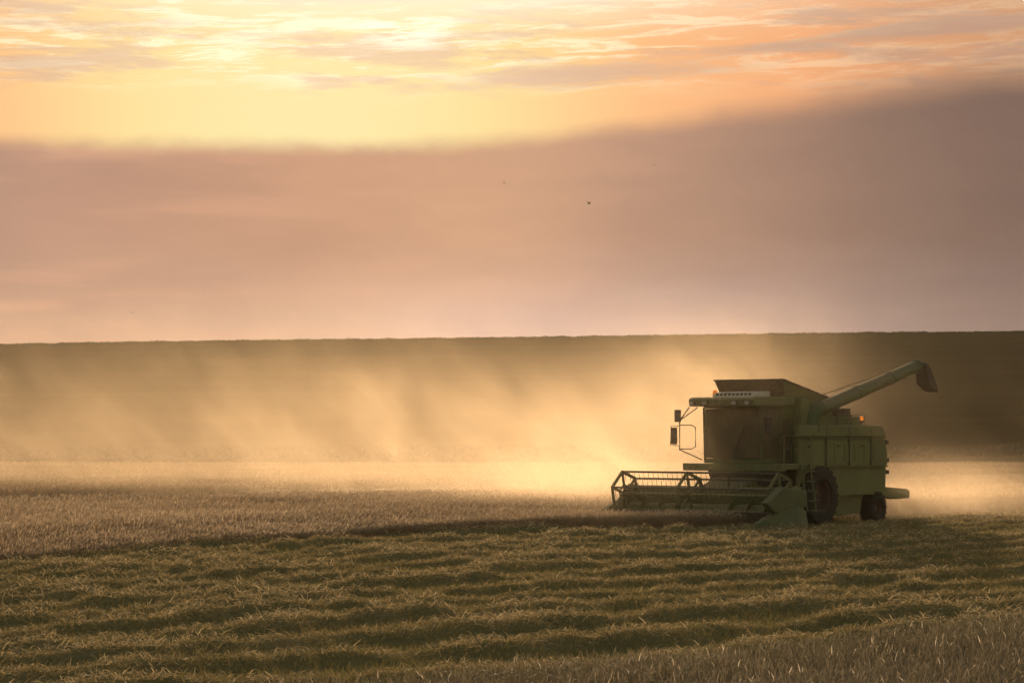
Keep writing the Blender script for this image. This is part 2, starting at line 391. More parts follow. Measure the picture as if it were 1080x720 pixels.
straw_field()
# -- standing wheat
def wheat(name, label, x, y, bag, near):
    m = len(x); z = gz(x, y)
    H = .50 + .10 * vnoise(x * .4, y * .4, 31) + (RNG.random(m) - .5) * .13
    if not near:                                   # thinner and shorter towards the cut edge
        de = seg_dist(near_edge, x, y); ft = np.clip((1.5 - x) / 5, 0, 1); H = H * (1 - .58 * ft * (1 - np.clip(de / 2.6, 0, 1))) * (1 - .20 * np.clip((x + 3) / 3, 0, 1) * (de < 5) * (y < 64))
    d = np.hypot(x, y); far = np.clip(d / 45, .75, 2.6)
    wd = wdirs(m); ln = RNG.normal(0, .055 if near else .09, (m, 2)) + np.array([.03, -.02])
    p0 = np.stack([x, y, z], -1); p1 = p0 + np.stack([ln[:, 0] * .3, ln[:, 1] * .3, H * .6], -1)
    p2 = p0 + np.stack([ln[:, 0], ln[:, 1], H * .92], -1)
    wv = (.0016 if near else .0022) * far
    if near: H = H * .92
    tn = (.42 if near else 1.0) * np.clip(.35 + .28 * (RNG.random(m) - .5) + .25 * (vnoise(x * .3, y * .3, 33) - .5), 0, 1)
    bag.add(np.stack([p0, p1, p2], 1), np.stack([wv, wv, wv], 1), wd, tn * .8)
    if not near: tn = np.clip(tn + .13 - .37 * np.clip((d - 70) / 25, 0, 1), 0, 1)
    # ear, nodding over
    a = RNG.normal(.3, 2.2 if near else 1.1, m); L = (.055 if near else .075) + .03 * RNG.random(m); e = 1.25 - 1.9 * RNG.random(m) ** 1.3
    dv = np.stack([np.cos(a) * np.cos(e), np.sin(a) * np.cos(e), np.sin(e)], -1)
    q1 = p2 + (dv * .5 + np.array([0, 0, .35])) * (L * .55)[:, None]; q2 = q1 + dv * (L * .6)[:, None]
    ew = (.0045 + .0025 * RNG.random(m)) * np.clip(far, .8, 1.9) * (.85 if near else np.where(d > 80, .95, 1.35))
    bag.add(np.stack([p2, q1, q2], 1), np.stack([ew * .5, ew, ew * .25], 1), wd, np.clip(tn + .08 + (.85 if near else .45) * RNG.random(m) ** (11 if near else 4), 0, 1))
    # one dry leaf on half of them
    k = RNG.random(m) < .45; mm = k.sum(); pb = p1[k]; a = RNG.random(mm) * 6.28; L = .12 + .1 * RNG.random(mm)
    dd = np.stack([np.cos(a), np.sin(a), .6 * np.ones(mm)], -1) * L[:, None]
    t2 = pb + dd; t3 = t2 + dd * np.array([.6, .6, -.9])
    wv = .003 * far[k]
    bag.add(np.stack([pb, t2, t3], 1), np.stack([wv, wv, wv * .2], 1), wdirs(mm), np.clip(tn[k] * .6 + .3 * RNG.random(mm), 0, 1))
def canopy(bag, poly_fn, x0, x1, y0, y1, step, hgt):
    xs = np.arange(x0, x1 + step, step); ys = np.arange(y0, y1 + step, step)
    X, Y = np.meshgrid(xs, ys); ins = poly_fn(X, Y)
    I = ins.copy(); I[1:-1, 1:-1] = ins[1:-1, 1:-1] & ins[:-2, 1:-1] & ins[2:, 1:-1] & ins[1:-1, :-2] & ins[1:-1, 2:]
    I &= seg_dist(near_edge, X, Y) > 1.2; Z = gz(X, Y) + np.where(I, (hgt - .15 * (X > -3) * (Y < 63) * (Y > 50)) + (RNG.random(X.shape) - .5) * .08, -.05)
    idx = np.arange(X.size).reshape(X.shape)
    cell = ins[:-1, :-1] | ins[1:, :-1] | ins[:-1, 1:] | ins[1:, 1:]
    Fq = np.stack([idx[:-1, :-1], idx[:-1, 1:], idx[1:, 1:], idx[1:, :-1]], -1)[cell]
    V = np.stack([X, Y, Z], -1).reshape(-1, 3)
    used, inv = np.unique(Fq, return_inverse=True)
    bag.raw(V[used], inv.reshape(Fq.shape), RNG.random(len(used)) * .35)
bag = Bag()
n = 620000
x, y = scatter(n, 40, 154, 3, .25, 1.55)
k = inside(CROP, x, y) & (seg_dist(GAP, x, y) > 5.0); x, y = x[k], y[k]
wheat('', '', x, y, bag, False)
# denser along the cut edges, where stalks show full height
def edge_pts(line, per_m, depth):
    X = []; Y = []
    for (x0, y0), (x1, y1) in zip(line[:-1], line[1:]):
        L = math.hypot(x1 - x0, y1 - y0); m = int(L * per_m); t = RNG.random(m); o = RNG.random(m) * depth
        nx, ny = -(y1 - y0) / L, (x1 - x0) / L
        X.append(x0 + t * (x1 - x0) + nx * o); Y.append(y0 + t * (y1 - y0) + ny * o)
    return np.concatenate(X), np.concatenate(Y)
x, y = edge_pts(near_edge[2:], 420, 1.2); wheat('', '', x, y, bag, False)
x, y = edge_pts([cut_line[1]] + far_edge[:4], 200, 1.1); wheat('', '', x, y, bag, False)
canopy(bag, lambda a, c: inside(CROP, a, c) & (seg_dist(GAP, a, c) > 5.2), -60, 60, 38, 156, .5, .27)
o = bag.build('standing_wheat', M_WHEAT); o['kind'] = 'stuff'; o['label'] = 'ripe standing wheat stretching back from the cut swaths'; o['category'] = 'wheat'
bag = Bag()
x, y = scatter(120000, 11, 33, 2.0, .27, .6); k = inside(NEARCROP, x, y); wheat('', '', x[k], y[k], bag, True)
x, y = edge_pts(lowr[:7][::-1], 300, .5); wheat('', '', x, y, bag, True)
canopy(bag, lambda a, c: inside(NEARCROP, a, c), -8, 16, 4, 34, .3, .26)
o = bag.build('standing_wheat', M_WHEAT_GREY); o['kind'] = 'stuff'; o['label'] = 'near strip of standing wheat ears in the lower right corner'; o['category'] = 'wheat'
# grass tufts along the hill's ridge and foot
bag = Bag(); m = 60000
x = (RNG.random(m) * 2 - 1) * 105; top_ = RNG.random(m) < .62
y = np.where(top_, 391 + RNG.random(m) * 5, 244 + RNG.random(m) * 7); z = hillz(x, y)
H = np.where(top_, .10 + .16 * RNG.random(m) ** 2, .15 + .15 * RNG.random(m)) * (.7 + .5 * vnoise(x * .6, y * .1, 41))
p0 = np.stack([x, y, z - .1], -1); p2 = p0 + np.stack([(RNG.random(m) - .5) * .3, (RNG.random(m) - .5) * .3, H + .1], -1)
bag.add(np.stack([p0, p2], 1), np.stack([np.full(m, .10), np.full(m, .02)], 1), wdirs(m), RNG.random(m))
o = bag.build('margin_grass', M_GRASS); o['kind'] = 'stuff'; o['label'] = 'rough grass margin along the dark green hill'; o['category'] = 'grass'

# ------------------------------------------------------------------ mesh builder for the machine
class MB:
    def __init__(s): s.bm = bmesh.new()
    def box(s, x0, x1, y0, y1, z0, z1):
        r = bmesh.ops.create_cube(s.bm, size=1.0)
        bmesh.ops.scale(s.bm, vec=(abs(x1 - x0), abs(y1 - y0), abs(z1 - z0)), verts=r['verts'])
        bmesh.ops.translate(s.bm, vec=((x0 + x1) / 2, (y0 + y1) / 2, (z0 + z1) / 2), verts=r['verts']); return s
    def prism(s, pts, a, c, axis='y'):
        """polygon pts extruded along an axis: 'y' -> pts are (x,z); 'x' -> (y,z); 'z' -> (x,y)"""
        def P(p, t): return {'y': (p[0], t, p[1]), 'x': (t, p[0], p[1]), 'z': (p[0], p[1], t)}[axis]
        A = [s.bm.verts.new(P(p, a)) for p in pts]; B = [s.bm.verts.new(P(p, c)) for p in pts]; n = len(pts)
        s.bm.faces.new(A); s.bm.faces.new(B[::-1])
        for i in range(n): s.bm.faces.new((A[i], B[i], B[(i + 1) % n], A[(i + 1) % n]))
        return s
    def loft(s, rings, closed=True):
        R_ = [[s.bm.verts.new(p) for p in r] for r in rings]; n = len(rings[0])
        for a, c in zip(R_[:-1], R_[1:]):
            for i in range(n): s.bm.faces.new((a[i], a[(i + 1) % n], c[(i + 1) % n], c[i]))
        if closed: s.bm.faces.new(R_[0][::-1]); s.bm.faces.new(R_[-1])
        return s
    def tube(s, pts, r, seg=8):
        P = [Vector(p) for p in pts]; rr = r if isinstance(r, (list, tuple)) else [r] * len(P); rings = []
        up = Vector((0, 0, 1)); d0 = (P[1] - P[0]).normalized()
        if abs(d0.dot(up)) > .95: up = Vector((0, 1, 0))
        for i, p in enumerate(P):
            d = ((P[min(i + 1, len(P) - 1)] - P[max(i - 1, 0)])).normalized()
            a = d.cross(up)
            if a.length < 1e-4: a = d.cross(Vector((1, 0, 0)))
            a.normalize(); c = d.cross(a).normalized()
            rings.append([tuple(p + (a * math.cos(t) + c * math.sin(t)) * rr[i]) for t in [2 * math.pi * k / seg for k in range(seg)]])
        return s.loft(rings)
    def bar(s, p, q, w_, h_):
        P, Q = Vector(p), Vector(q); d = (Q - P).normalized(); up = Vector((0, 0, 1))
        if abs(d.dot(up)) > .95: up = Vector((1, 0, 0))
        a = d.cross(up).normalized() * w_ / 2; c = a.cross(d).normalized() * h_ / 2
        return s.loft([[tuple(X + a * i + c * j) for i, j in ((1, 1), (-1, 1), (-1, -1), (1, -1))] for X in (P, Q)])
    def lathe_y(s, cx, cz, prof, seg=40):
        """prof: (radius, y) pairs, closed profile turned about the y axis through (cx,cz)"""
        rings = [[(cx + r * math.cos(2 * math.pi * k / seg), yy, cz + r * math.sin(2 * math.pi * k / seg)) for r, yy in prof] for k in range(seg)]
        Rg = [[s.bm.verts.new(p) for p in ring] for ring in rings]; n = len(prof)
        for k in range(seg):
            a, c = Rg[k], Rg[(k + 1) % seg]
            for i in range(n):
                s.bm.faces.new((a[i], a[(i + 1) % n], c[(i + 1) % n], c[i]))
        return s
    def build(s, name, m, parent=None, bevel=0.0, smooth=False, label=None):
        bmesh.ops.recalc_face_normals(s.bm, faces=s.bm.faces)
        me = bpy.data.meshes.new(name); s.bm.to_mesh(me); s.bm.free(); me.materials.append(m)
        if smooth:
            for p in me.polygons: p.use_smooth = True
            me.set_sharp_from_angle(angle=R(38))
        o = bpy.data.objects.new(name, me); COL.objects.link(o)
        if parent: o.parent = parent
        if bevel:
            bv = o.modifiers.new('bevel', 'BEVEL'); bv.width = bevel; bv.segments = 2; bv.limit_method = 'ANGLE'; bv.angle_limit = R(40)
        if label: o['label'] = label
        return o

# ------------------------------------------------------------------ combine harvester (local x forward, y its left, z up)
root = bpy.data.objects.new('combine_harvester', None); COL.objects.link(root)
root.location = (MC.x, MC.y, 0); root.rotation_euler = (0, 0, math.pi + TH)
root['label'] = 'dusty green combine harvester cutting wheat with its unloading pipe raised behind'
root['category'] = 'combine harvester'
def part(mb, name, m, parent=root, **k): return mb.build(name, m, parent, **k)

# chassis and body
hull = MB().prism([(.55, 2.60), (-3.20, 2.60), (-3.46, 2.35), (-3.60, 1.80), (-3.52, .95), (-2.9, .85), (-1.2, .62), (-.6, .70), (.55, 1.15)], -1.22, 1.22)
body = part(hull, 'body', M_GREEN, bevel=.03)
# upper side hood, both sides
for sy in (1, -1):
    s = MB().prism([(.98, 2.31), (.98, 2.62), (-3.16, 2.62), (-3.34, 2.50), (-3.47, 2.31)], sy * 1.225, sy * 1.37)
    part(s, 'side_hood', M_GREEN, body, bevel=.03)
    s = MB().prism([(.95, 1.54), (.95, 2.26), (-3.40, 2.26), (-3.55, 1.82), (-3.53, 1.54)], sy * 1.225, sy * 1.335)
    for i in range(6): s.box(-.3 - i * .5, -.66 - i * .5, sy * 1.33, sy * 1.352, 1.66, 2.14)
    part(s, 'side_panel', M_GREEN, body, bevel=.012)
    # lower guard with the wheel arch cut into it
    arch = [(.95, 1.50)] + [(-3.52, 1.50), (-3.50, .93), (-2.95, .86), (-2.9, .76), (-.98, .76)] + \
           [(0.0 + .95 * math.cos(t), .78 + .95 * math.sin(t) * .62 ) for t in [math.pi - k * math.pi / 10 for k in range(1, 10)]] + [(.95, .95)]
    s = MB().prism(arch, sy * 1.225, sy * 1.30); part(s, 'lower_guard', M_GREEN, body, bevel=.01)
    for z0_, z1_, yo in ((2.265, 2.30, 1.39), (1.50, 1.535, 1.375)):
        part(MB().box(.98, -3.5, sy * 1.30, sy * yo, z0_, z1_), 'trim_strip', M_DARKGREEN, body)
    for xx in (-.35, -1.5, -2.62): part(MB().box(xx, xx - .016, sy * 1.30, sy * 1.375, 1.56, 2.61), 'panel_seam', M_DARK, body)
    for xx in (.5, -.9, -2.1): part(MB().box(xx, xx - .12, sy * 1.335, sy * 1.385, 2.05, 2.09), 'latch', M_DARK, body)
# straw walker trunk between the axles and sieve box
part(MB().prism([(-.9, .80), (-2.75, .84), (-2.6, .26), (-1.25, .22)], -.85, 1.05), 'sieve_box', M_GREEN, body, bevel=.02)
for a_ in (-1.1, 1.0): part(MB().bar((.2, a_, .62), (-3.6, a_ * .72, .72), .12, .16), 'chassis_rail', M_DARKGREEN, body)
# rear straw hood and spreader
ch = part(MB().prism([(-3.40, 1.10), (-3.9, .96), (-5.45, .86), (-5.62, .80), (-5.60, .60), (-4.9, .58), (-3.40, .74)], -.85, .85), 'straw_hood', M_GREEN, bevel=.025)
part(MB().prism([(-3.45, 1.9), (-3.66, 1.8), (-3.72, 1.12), (-3.5, 1.02)], -1.0, 1.0), 'rear_door', M_GREEN, bevel=.02)
for zz in (1.62, 2.12, 1.30):
    part(MB().box(-3.56, -3.70, 1.10, 1.30, zz, zz + .11), 'rear_lamp', M_DARK, bevel=.01)
part(MB().tube([(-3.2, 1.1, .95), (-3.25, 1.1, .55), (-3.3, .95, .45)], .022), 'hydraulic_hose', M_DARK)
part(MB().tube([(-4.1, .6, .85), (-3.9, .8, .55), (-3.5, .9, .36)], .018), 'hydraulic_hose', M_DARK)

# grain tank: a flared funnel
tb = [(1.10, -1.0), (1.10, 1.0), (-1.0, 1.0), (-1.0, -1.0)]
def tank(mb, ins=0.0, z0=2.6):
    lo = [(.95 - ins, -.86 + ins, z0), (.95 - ins, .86 - ins, z0), (-.95 + ins, .86 - ins, z0), (-.95 + ins, -.86 + ins, z0)]
    mid = [(1.02 - ins, -.96 + ins, 3.36), (1.02 - ins, .96 - ins, 3.36), (-.98 + ins, .96 - ins, 3.16), (-.98 + ins, -.96 + ins, 3.16)]
    hi_ = [(1.22 - ins, -1.04 + ins, 3.78), (1.22 - ins, 1.04 - ins, 3.78), (-1.05 + ins, 1.04 - ins, 3.31), (-1.05 + ins, -1.04 + ins, 3.31)]
    return lo, mid, hi_
lo, mid, hi_ = tank(None); li, mi, hii = tank(None, .03, 2.68)
tk = part(MB().loft([lo, mid, hi_, hii, mi, li]), 'grain_tank', M_GREEN, smooth=False)
part(MB().prism([(-1.035, 3.365), (1.035, 3.365), (1.115, 3.765), (-1.115, 3.765)], 1.10, 1.235, 'x') if False else
     MB().loft([[(1.04, -.99, 3.38), (1.06, -.99, 3.38), (1.06, .99, 3.38), (1.04, .99, 3.38)], [(1.245, -1.05, 3.77), (1.265, -1.05, 3.77), (1.265, 1.05, 3.77), (1.245, 1.05, 3.77)]]), 'front_board', M_BROWN, tk)
part(MB().bar((1.26, -1.08, 3.79), (1.26, 1.08, 3.79), .05, .04).bar((1.24, 1.06, 3.79), (-1.08, 1.06, 3.32), .05, .04)
     .bar((1.24, -1.06, 3.79), (-1.08, -1.06, 3.32), .05, .04).bar((-1.06, -1.06, 3.32), (-1.06, 1.06, 3.32), .05, .04), 'rim', M_DARK, tk)
part(MB().prism([(.9, 3.10), (-.9, 3.10), (-.9, 3.32), (.2, 3.36), (.9, 3.2)], -.8, .8), 'grain_heap', M_BROWN, tk, bevel=.08)
# green shoulder either side under the tank
for sy in (1, -1):
    part(MB().prism([(.55, 2.62), (.55, 3.30), (.2, 3.30), (-.95, 3.14), (-1.1, 2.62)], sy * .90, sy * 1.16), 'shoulder_panel', M_LIGHTGREEN if False else M_GREEN, tk, bevel=.02)
# engine deck behind the tank
ed = MB().box(-1.1, -2.72, -1.0, .98, 2.60, 2.86)
deck = part(ed, 'engine_deck', M_DARKGREEN, bevel=.03)
gr = MB().box(-1.15, -2.25, .30, .95, 2.86, 3.08)
for i in range(9): gr.box(-1.2 - i * .12, -1.25 - i * .12, .95, .985, 2.88, 3.06)
part(gr, 'radiator_screen', M_DARK, deck, bevel=.015)
part(MB().prism([(-1.25, 2.86), (-1.35, 3.14), (-2.35, 3.10), (-2.6, 2.86)], -.85, .2), 'engine_cover', M_DARK, deck, bevel=.04)
part(MB().tube([(-2.1, .05, 3.0), (-2.1, .05, 3.22), (-2.24, .05, 3.30)], [.06, .06, .055], 12), 'exhaust_pipe', M_DARK, deck, smooth=True)
part(MB().tube([(-1.55, .2, 3.0), (-1.55, .2, 3.18)], .14, 14).tube([(-1.55, .2, 3.18), (-1.55, .2, 3.24)], .17, 14), 'air_intake', M_GREY, deck, smooth=True)
rl = MB()
for xx in (-1.3, -2.0, -2.68): rl.tube([(xx, 1.12, 2.62), (xx, 1.12, 2.9)], .014, 6)
rl.tube([(-1.3, 1.12, 2.9), (-2.68, 1.12, 2.9)], .014, 6); part(rl, 'deck_rail', M_DARK, deck)

def beacon(x, y, z):
    bc = part(MB().lathe_y(0, 0, [(0.001, 0), (.06, 0), (.06, .05), (.001, .05)], 14), 'beacon', M_DARK)
    bc.location = (x, y, z); bc.rotation_euler = (R(90), 0, 0)
    ln = part(MB().lathe_y(0, 0, [(.001, .052), (.058, .052), (.062, .08), (.056, .14), (.034, .17), (.001, .175)], 16), 'lens', M_AMBER, bc, smooth=True, label='glowing orange dome of the beacon')
    return bc
beacon(1.62, -.80, 3.36); beacon(-2.90, .90, 2.70)
part(MB().tube([(-2.90, .90, 2.58), (-2.90, .90, 2.705)], .025), 'beacon_post', M_DARK)

# cab
floorz, roofz = 1.66, 3.10
cab = MB()
corners = {'fl': ((1.98, -.88), (2.05, -.88)), 'fr': ((1.98, .88), (2.05, .88))}
cab.box(1.98, .55, -.90, .90, floorz - .02, floorz + .10)               # sill
cab.box(1.98, .55, -.90, .90, roofz - .05, roofz)                         # head
for sy in (1, -1):
    cab.bar((1.98, sy * .87, floorz + .05), (2.03, sy * .87, roofz - .02), .045, .045)
    cab.bar((.60, sy * .87, floorz + .05), (.60, sy * .87, roofz - .02), .10, .10)
    cab.bar((1.12, sy * .88, floorz + .05), (1.12, sy * .88, roofz - .02), .05, .05)
cab.box(.62, .55, -.86, .86, floorz, roofz - .02)
cabo = part(cab, 'cab', M_DARKGREEN, bevel=.008)
ws = MB(); N = 8
for i in range(N):                                                       # gently curved windscreen
    y0, y1 = -.83 + 1.66 * i / N, -.83 + 1.66 * (i + 1) / N; f_ = lambda y_: .07 * (1 - (y_ / .83) ** 2)
    ws.loft([[(1.985 + f_(y0), y0, floorz + .11), (1.985 + f_(y1), y1, floorz + .11), (1.97 + f_(y1), y1, floorz + .11), (1.97 + f_(y0), y0, floorz + .11)],
             [(2.035 + f_(y0), y0, roofz - .06), (2.035 + f_(y1), y1, roofz - .06), (2.02 + f_(y1), y1, roofz - .06), (2.02 + f_(y0), y0, roofz - .06)]])
bmesh.ops.remove_doubles(ws.bm, verts=ws.bm.verts, dist=.0005)
part(ws, 'windscreen', M_GLASS, cabo)
for sy in (1, -1):
    part(MB().box(1.95, 1.15, sy * .875, sy * .885, floorz + .11, roofz - .06), 'door_window', M_GLASS, cabo)
    part(MB().box(1.09, .66, sy * .875, sy * .885, floorz + .11, roofz - .06), 'side_window', M_GLASS, cabo)
part(MB().bar((1.17, .90, 2.30), (1.17, .94, 2.42), .03, .03).bar((1.22, .92, 2.25), (1.50, .92, 2.25), .02, .02), 'door_handle', M_DARK, cabo)
part(MB().bar((2.10, .1, floorz + .2), (2.12, .45, floorz + .95), .015, .02).bar((2.12, .25, floorz + .95), (2.12, .62, floorz + .95), .012, .02), 'wiper', M_DARK, cabo)
part(MB().box(1.35, .85, -.25, .25, floorz + .3, floorz + .48).prism([(.95, floorz + .45), (.80, floorz + 1.15), (.70, floorz + 1.15), (.82, floorz + .45)], -.25, .25), 'seat', M_SEAT, cabo, bevel=.04)
part(MB().tube([(1.85, 0, floorz + .1), (1.68, 0, floorz + .72)], .035).tube([(1.68 + .19 * math.cos(a) * .35, .19 * math.sin(a), floorz + .72 + .19 * math.cos(a) * .3) for a in [2 * math.pi * k / 16 for k in range(17)]], .014, 6), 'steering_wheel', M_DARK, cabo)
roof = MB().prism([(2.52, 3.10), (2.55, 3.28), (2.45, 3.33), (.60, 3.36), (.52, 3.10)], -1.0, 1.0)
roofo = part(roof, 'cab_roof', M_DARKGREEN, bevel=.03)
vu = MB().prism([(2.02, 3.34), (1.90, 3.46), (1.25, 3.50), (1.20, 3.34)], -.62, .66)
vent = part(vu, 'vent_unit', M_WHITE, roofo, bevel=.03, label='pale vent housing on the cab roof')
sl_ = MB()
for i in range(9): sl_.box(1.985, 1.90, -.52 + i * .125, -.46 + i * .125, 3.375, 3.44)
part(sl_, 'vent_slot', M_DARK, vent)
for yy in (-.85, -.45, .45, .85):
    wl = part(MB().box(2.54, 2.62, yy - .08, yy + .08, 3.12, 3.24), 'work_lamp', M_DARK, roofo, bevel=.01)
    part(MB().box(2.621, 2.628, yy - .065, yy + .065, 3.135, 3.225), 'lens', M_GREY, wl)
# platform round the cab front and left side
pf = MB().box(2.06, 1.80, -1.52, 1.52, 1.44, 1.63).box(1.80, .45, .92, 1.52, 1.48, 1.63)
plat = part(pf, 'platform', M_DARKGREEN, bevel=.015)
rw = MB()
for xx in (1.85, 1.15, .55): rw.tube([(xx, 1.47, 1.63), (xx, 1.47, 2.35)], .016, 6)
for zz in (2.35, 2.0): rw.tube([(1.85, 1.47, zz), (.55, 1.47, zz)], .014, 6)
part(rw, 'handrail', M_GREEN, plat)
part(MB().prism([(1.98, 1.44), (1.78, 1.10), (.6, 1.0), (.55, 1.48)], -.8, .8), 'cab_base', M_DARK, bevel=.02)
# ladder outside the front wheel
ld = MB()
for xx in (.78, 1.20): ld.bar((xx, 1.56, 1.62), (xx - .06, 1.72, .38), .035, .05)
for k in range(5): ld.box(.74, 1.18, 1.56 + k * .038, 1.70 + k * .038, 1.42 - k * .25, 1.445 - k * .25)
part(ld, 'ladder', M_LIGHTGREEN)
# mirrors on the far side
ar = MB().tube([(2.50, -1.0, 3.08), (2.22, -1.50, 2.74), (2.22, -1.50, 1.98), (2.02, -.93, 1.72)], .017, 6)
ar.tube([(2.12, -1.0, 3.08), (2.20, -1.48, 2.76)], .014, 6)
ar.tube([(2.22, -1.50, 2.62), (1.98, -1.28, 2.62), (1.90, -1.22, 2.56), (1.90, -1.22, 2.06), (1.98, -1.28, 2.00), (2.22, -1.50, 2.00)], .014, 6)
ar.tube([(2.22, -1.50, 2.60), (2.30, -1.72, 2.60), (2.30, -1.74, 2.10), (2.22, -1.50, 2.08)], .012, 6)
arm = part(ar, 'mirror_arm', M_DARK)
part(MB().loft([[(2.16, -1.50, z_), (2.21, -1.66, z_), (2.27, -1.64, z_), (2.22, -1.46, z_)] for z_ in (2.70, 3.02)]), 'mirror', M_DARK, arm, bevel=.02)
part(MB().loft([[(2.16, -1.62, z_), (2.21, -1.78, z_), (2.27, -1.76, z_), (2.22, -1.58, z_)] for z_ in (2.12, 2.56)]), 'mirror', M_DARK, arm, bevel=.02)
# near-side mirror
am = MB().tube([(2.50, 1.0, 3.12), (2.45, 1.34, 2.95), (2.42, 1.36, 2.35)], .014, 6)
arm2 = part(am, 'mirror_arm', M_DARK)
part(MB().box(2.38, 2.43, 1.24, 1.46, 2.42, 2.82), 'mirror', M_DARK, arm2, bevel=.015)

# unloading pipe on its elbow
el_ = MB().tube([(.02, 1.12, 2.45), (.02, 1.12, 2.78), (-.06, 1.18, 2.98), (-.32, 1.24, 3.10)], [.26, .25, .23, .19], 20)
elb_o = part(el_, 'pipe_elbow', M_PIPE, smooth=True)
up_ = MB().tube([(-.22, 1.24, 3.04), (-5.35, 1.26, 4.28)], [.185, .165], 20)
pipe = part(up_, 'unloading_pipe', M_PIPE, smooth=True)
for t in (.02, .36, .70, .985):
    c = Vector((-.22, 1.24, 3.04)).lerp(Vector((-5.35, 1.26, 4.28)), t); d = Vector((-5.13, .02, 1.24)).normalized() * .025
    part(MB().tube([tuple(c - d), tuple(c + d)], .195, 20), 'flange', M_DARKGREEN, pipe, smooth=True)
part(MB().bar((.1, 1.24, 3.32), (-3.4, 1.25, 4.02), .02, .02).tube([(-.3, 1.24, 2.9), (-1.6, 1.24, 3.22)], .03), 'pipe_brace', M_LIGHTGREEN, pipe)
sp_ = MB()
def ring_(cx, cz, ax, hw, hl_):
    c, s_ = math.cos(ax), math.sin(ax)
    return [(cx + c * i * hl_, 1.26 + j * hw, cz + s_ * i * hl_) for i, j in ((1, 1), (1, -1), (-1, -1), (-1, 1))]
sp_.loft([ring_(-5.36, 4.36, R(0), .17, .20), ring_(-5.60, 4.24, R(24), .19, .24), ring_(-5.80, 3.86, R(28), .20, .27), ring_(-5.88, 3.66, R(22), .21, .28)])
part(sp_, 'spout', M_SPOUT, bevel=.03, label='brown rubber spout hanging from the pipe end')
part(MB().tube([(-.55, .95, 2.62), (-.7, 1.1, 3.05)], .05), 'pipe_support', M_DARK)

# feeder house and header
part(MB().prism([(1.0, 1.35), (1.5, 1.42), (2.75, .95), (2.75, .35), (1.0, .55)], -.65, .65), 'feeder_house', M_DARKGREEN, bevel=.02)
for a_ in (.72, -.72): part(MB().tube([(.9, a_, .55), (2.2, a_, .62)], .05, 10), 'lift_cylinder', M_STEEL, smooth=True)
W = 2.50
hb = MB().prism([(2.78, .22), (2.78, 1.02), (2.84, 1.06), (2.90, 1.02), (2.88, .34), (3.02, .20), (3.7, .14), (3.74, .10), (2.9, .12)], -W, W)
hdr = part(hb, 'header', M_DARKGREEN)
for sy in (1, -1):
    sd_ = MB().prism([(2.72, .16), (2.72, 1.08), (3.05, 1.10), (3.62, .62), (3.95, .18), (3.7, .10)], sy * W, sy * (W + .05))
    part(sd_, 'side_plate', M_GREEN, hdr, bevel=.01)
# belt shield on the near end: a big tilted box
part(MB().prism([(2.80, .98), (3.86, 1.10), (4.62, .72), (4.30, .50), (3.80, .40), (3.25, .40), (2.80, .62)], W + .055, W + .26), 'drive_shield', M_LIGHTGREEN, hdr, bevel=.03)
dv = MB().loft([[(5.05, W + .06, .14), (5.05, W + .12, .14), (5.03, W + .12, .20), (5.03, W + .06, .20)],
                [(4.35, W + .04, .10), (4.35, W + .26, .10), (4.32, W + .24, .42), (4.32, W + .06, .44)],
                [(3.3, W + .06, .10), (3.3, W + .40, .10), (3.3, W + .30, .62), (3.3, W + .06, .66)],
                [(2.9, W + .06, .10), (2.9, W + .36, .10), (2.9, W + .28, .50), (2.9, W + .06, .52)]])
part(dv, 'crop_divider', M_LIGHTGREEN, hdr, bevel=.015)
dv = MB().loft([[(4.75, -W - .10, .10), (4.75, -W - .04, .10), (4.73, -W - .04, .16), (4.73, -W - .10, .16)],
                [(4.15, -W - .18, .12), (4.15, -W + .02, .12), (4.12, -W + .02, .46), (4.12, -W - .14, .44)],
                [(3.5, -W - .22, .12), (3.5, -W - .055, .12), (3.5, -W - .055, .70), (3.5, -W - .18, .66)]])
part(dv, 'crop_divider', M_LIGHTGREEN, hdr, bevel=.015)
kn = MB().box(3.70, 3.80, -W, W, .09, .115)
for i in range(66): 
    yy = -W + .04 + i * .0756; kn.prism([(yy - .022, 3.79), (yy + .022, 3.79), (yy, 3.92)], .09, .11, 'z') if False else kn.loft([[(3.79, yy - .02, .09), (3.79, yy + .02, .09), (3.79, yy + .02, .12), (3.79, yy - .02, .12)], [(3.93, yy - .004, .095), (3.93, yy + .004, .095), (3.93, yy + .004, .105), (3.93, yy - .004, .105)]])
part(kn, 'knife_bar', M_STEEL, hdr)
au = MB().tube([(3.16, -W + .02, .47), (3.16, W - .02, .47)], .16, 18)
for s_, y0, y1 in ((1, -W + .05, -.5), (-1, W - .05, .5)):                    # helical flights feeding to the middle
    turns = 3.6; K = 90; prev = None
    for k in range(K + 1):
        t = k / K; a = s_ * 2 * math.pi * turns * t; yy = y0 + (y1 - y0) * t
        v0 = au.bm.verts.new((3.16 + .15 * math.cos(a), yy, .47 + .15 * math.sin(a))); v1 = au.bm.verts.new((3.16 + .29 * math.cos(a), yy, .47 + .29 * math.sin(a)))
        if prev: au.bm.faces.new((prev[0], prev[1], v1, v0))
        prev = (v0, v1)
part(au, 'feed_auger', M_DARKGREEN, hdr)
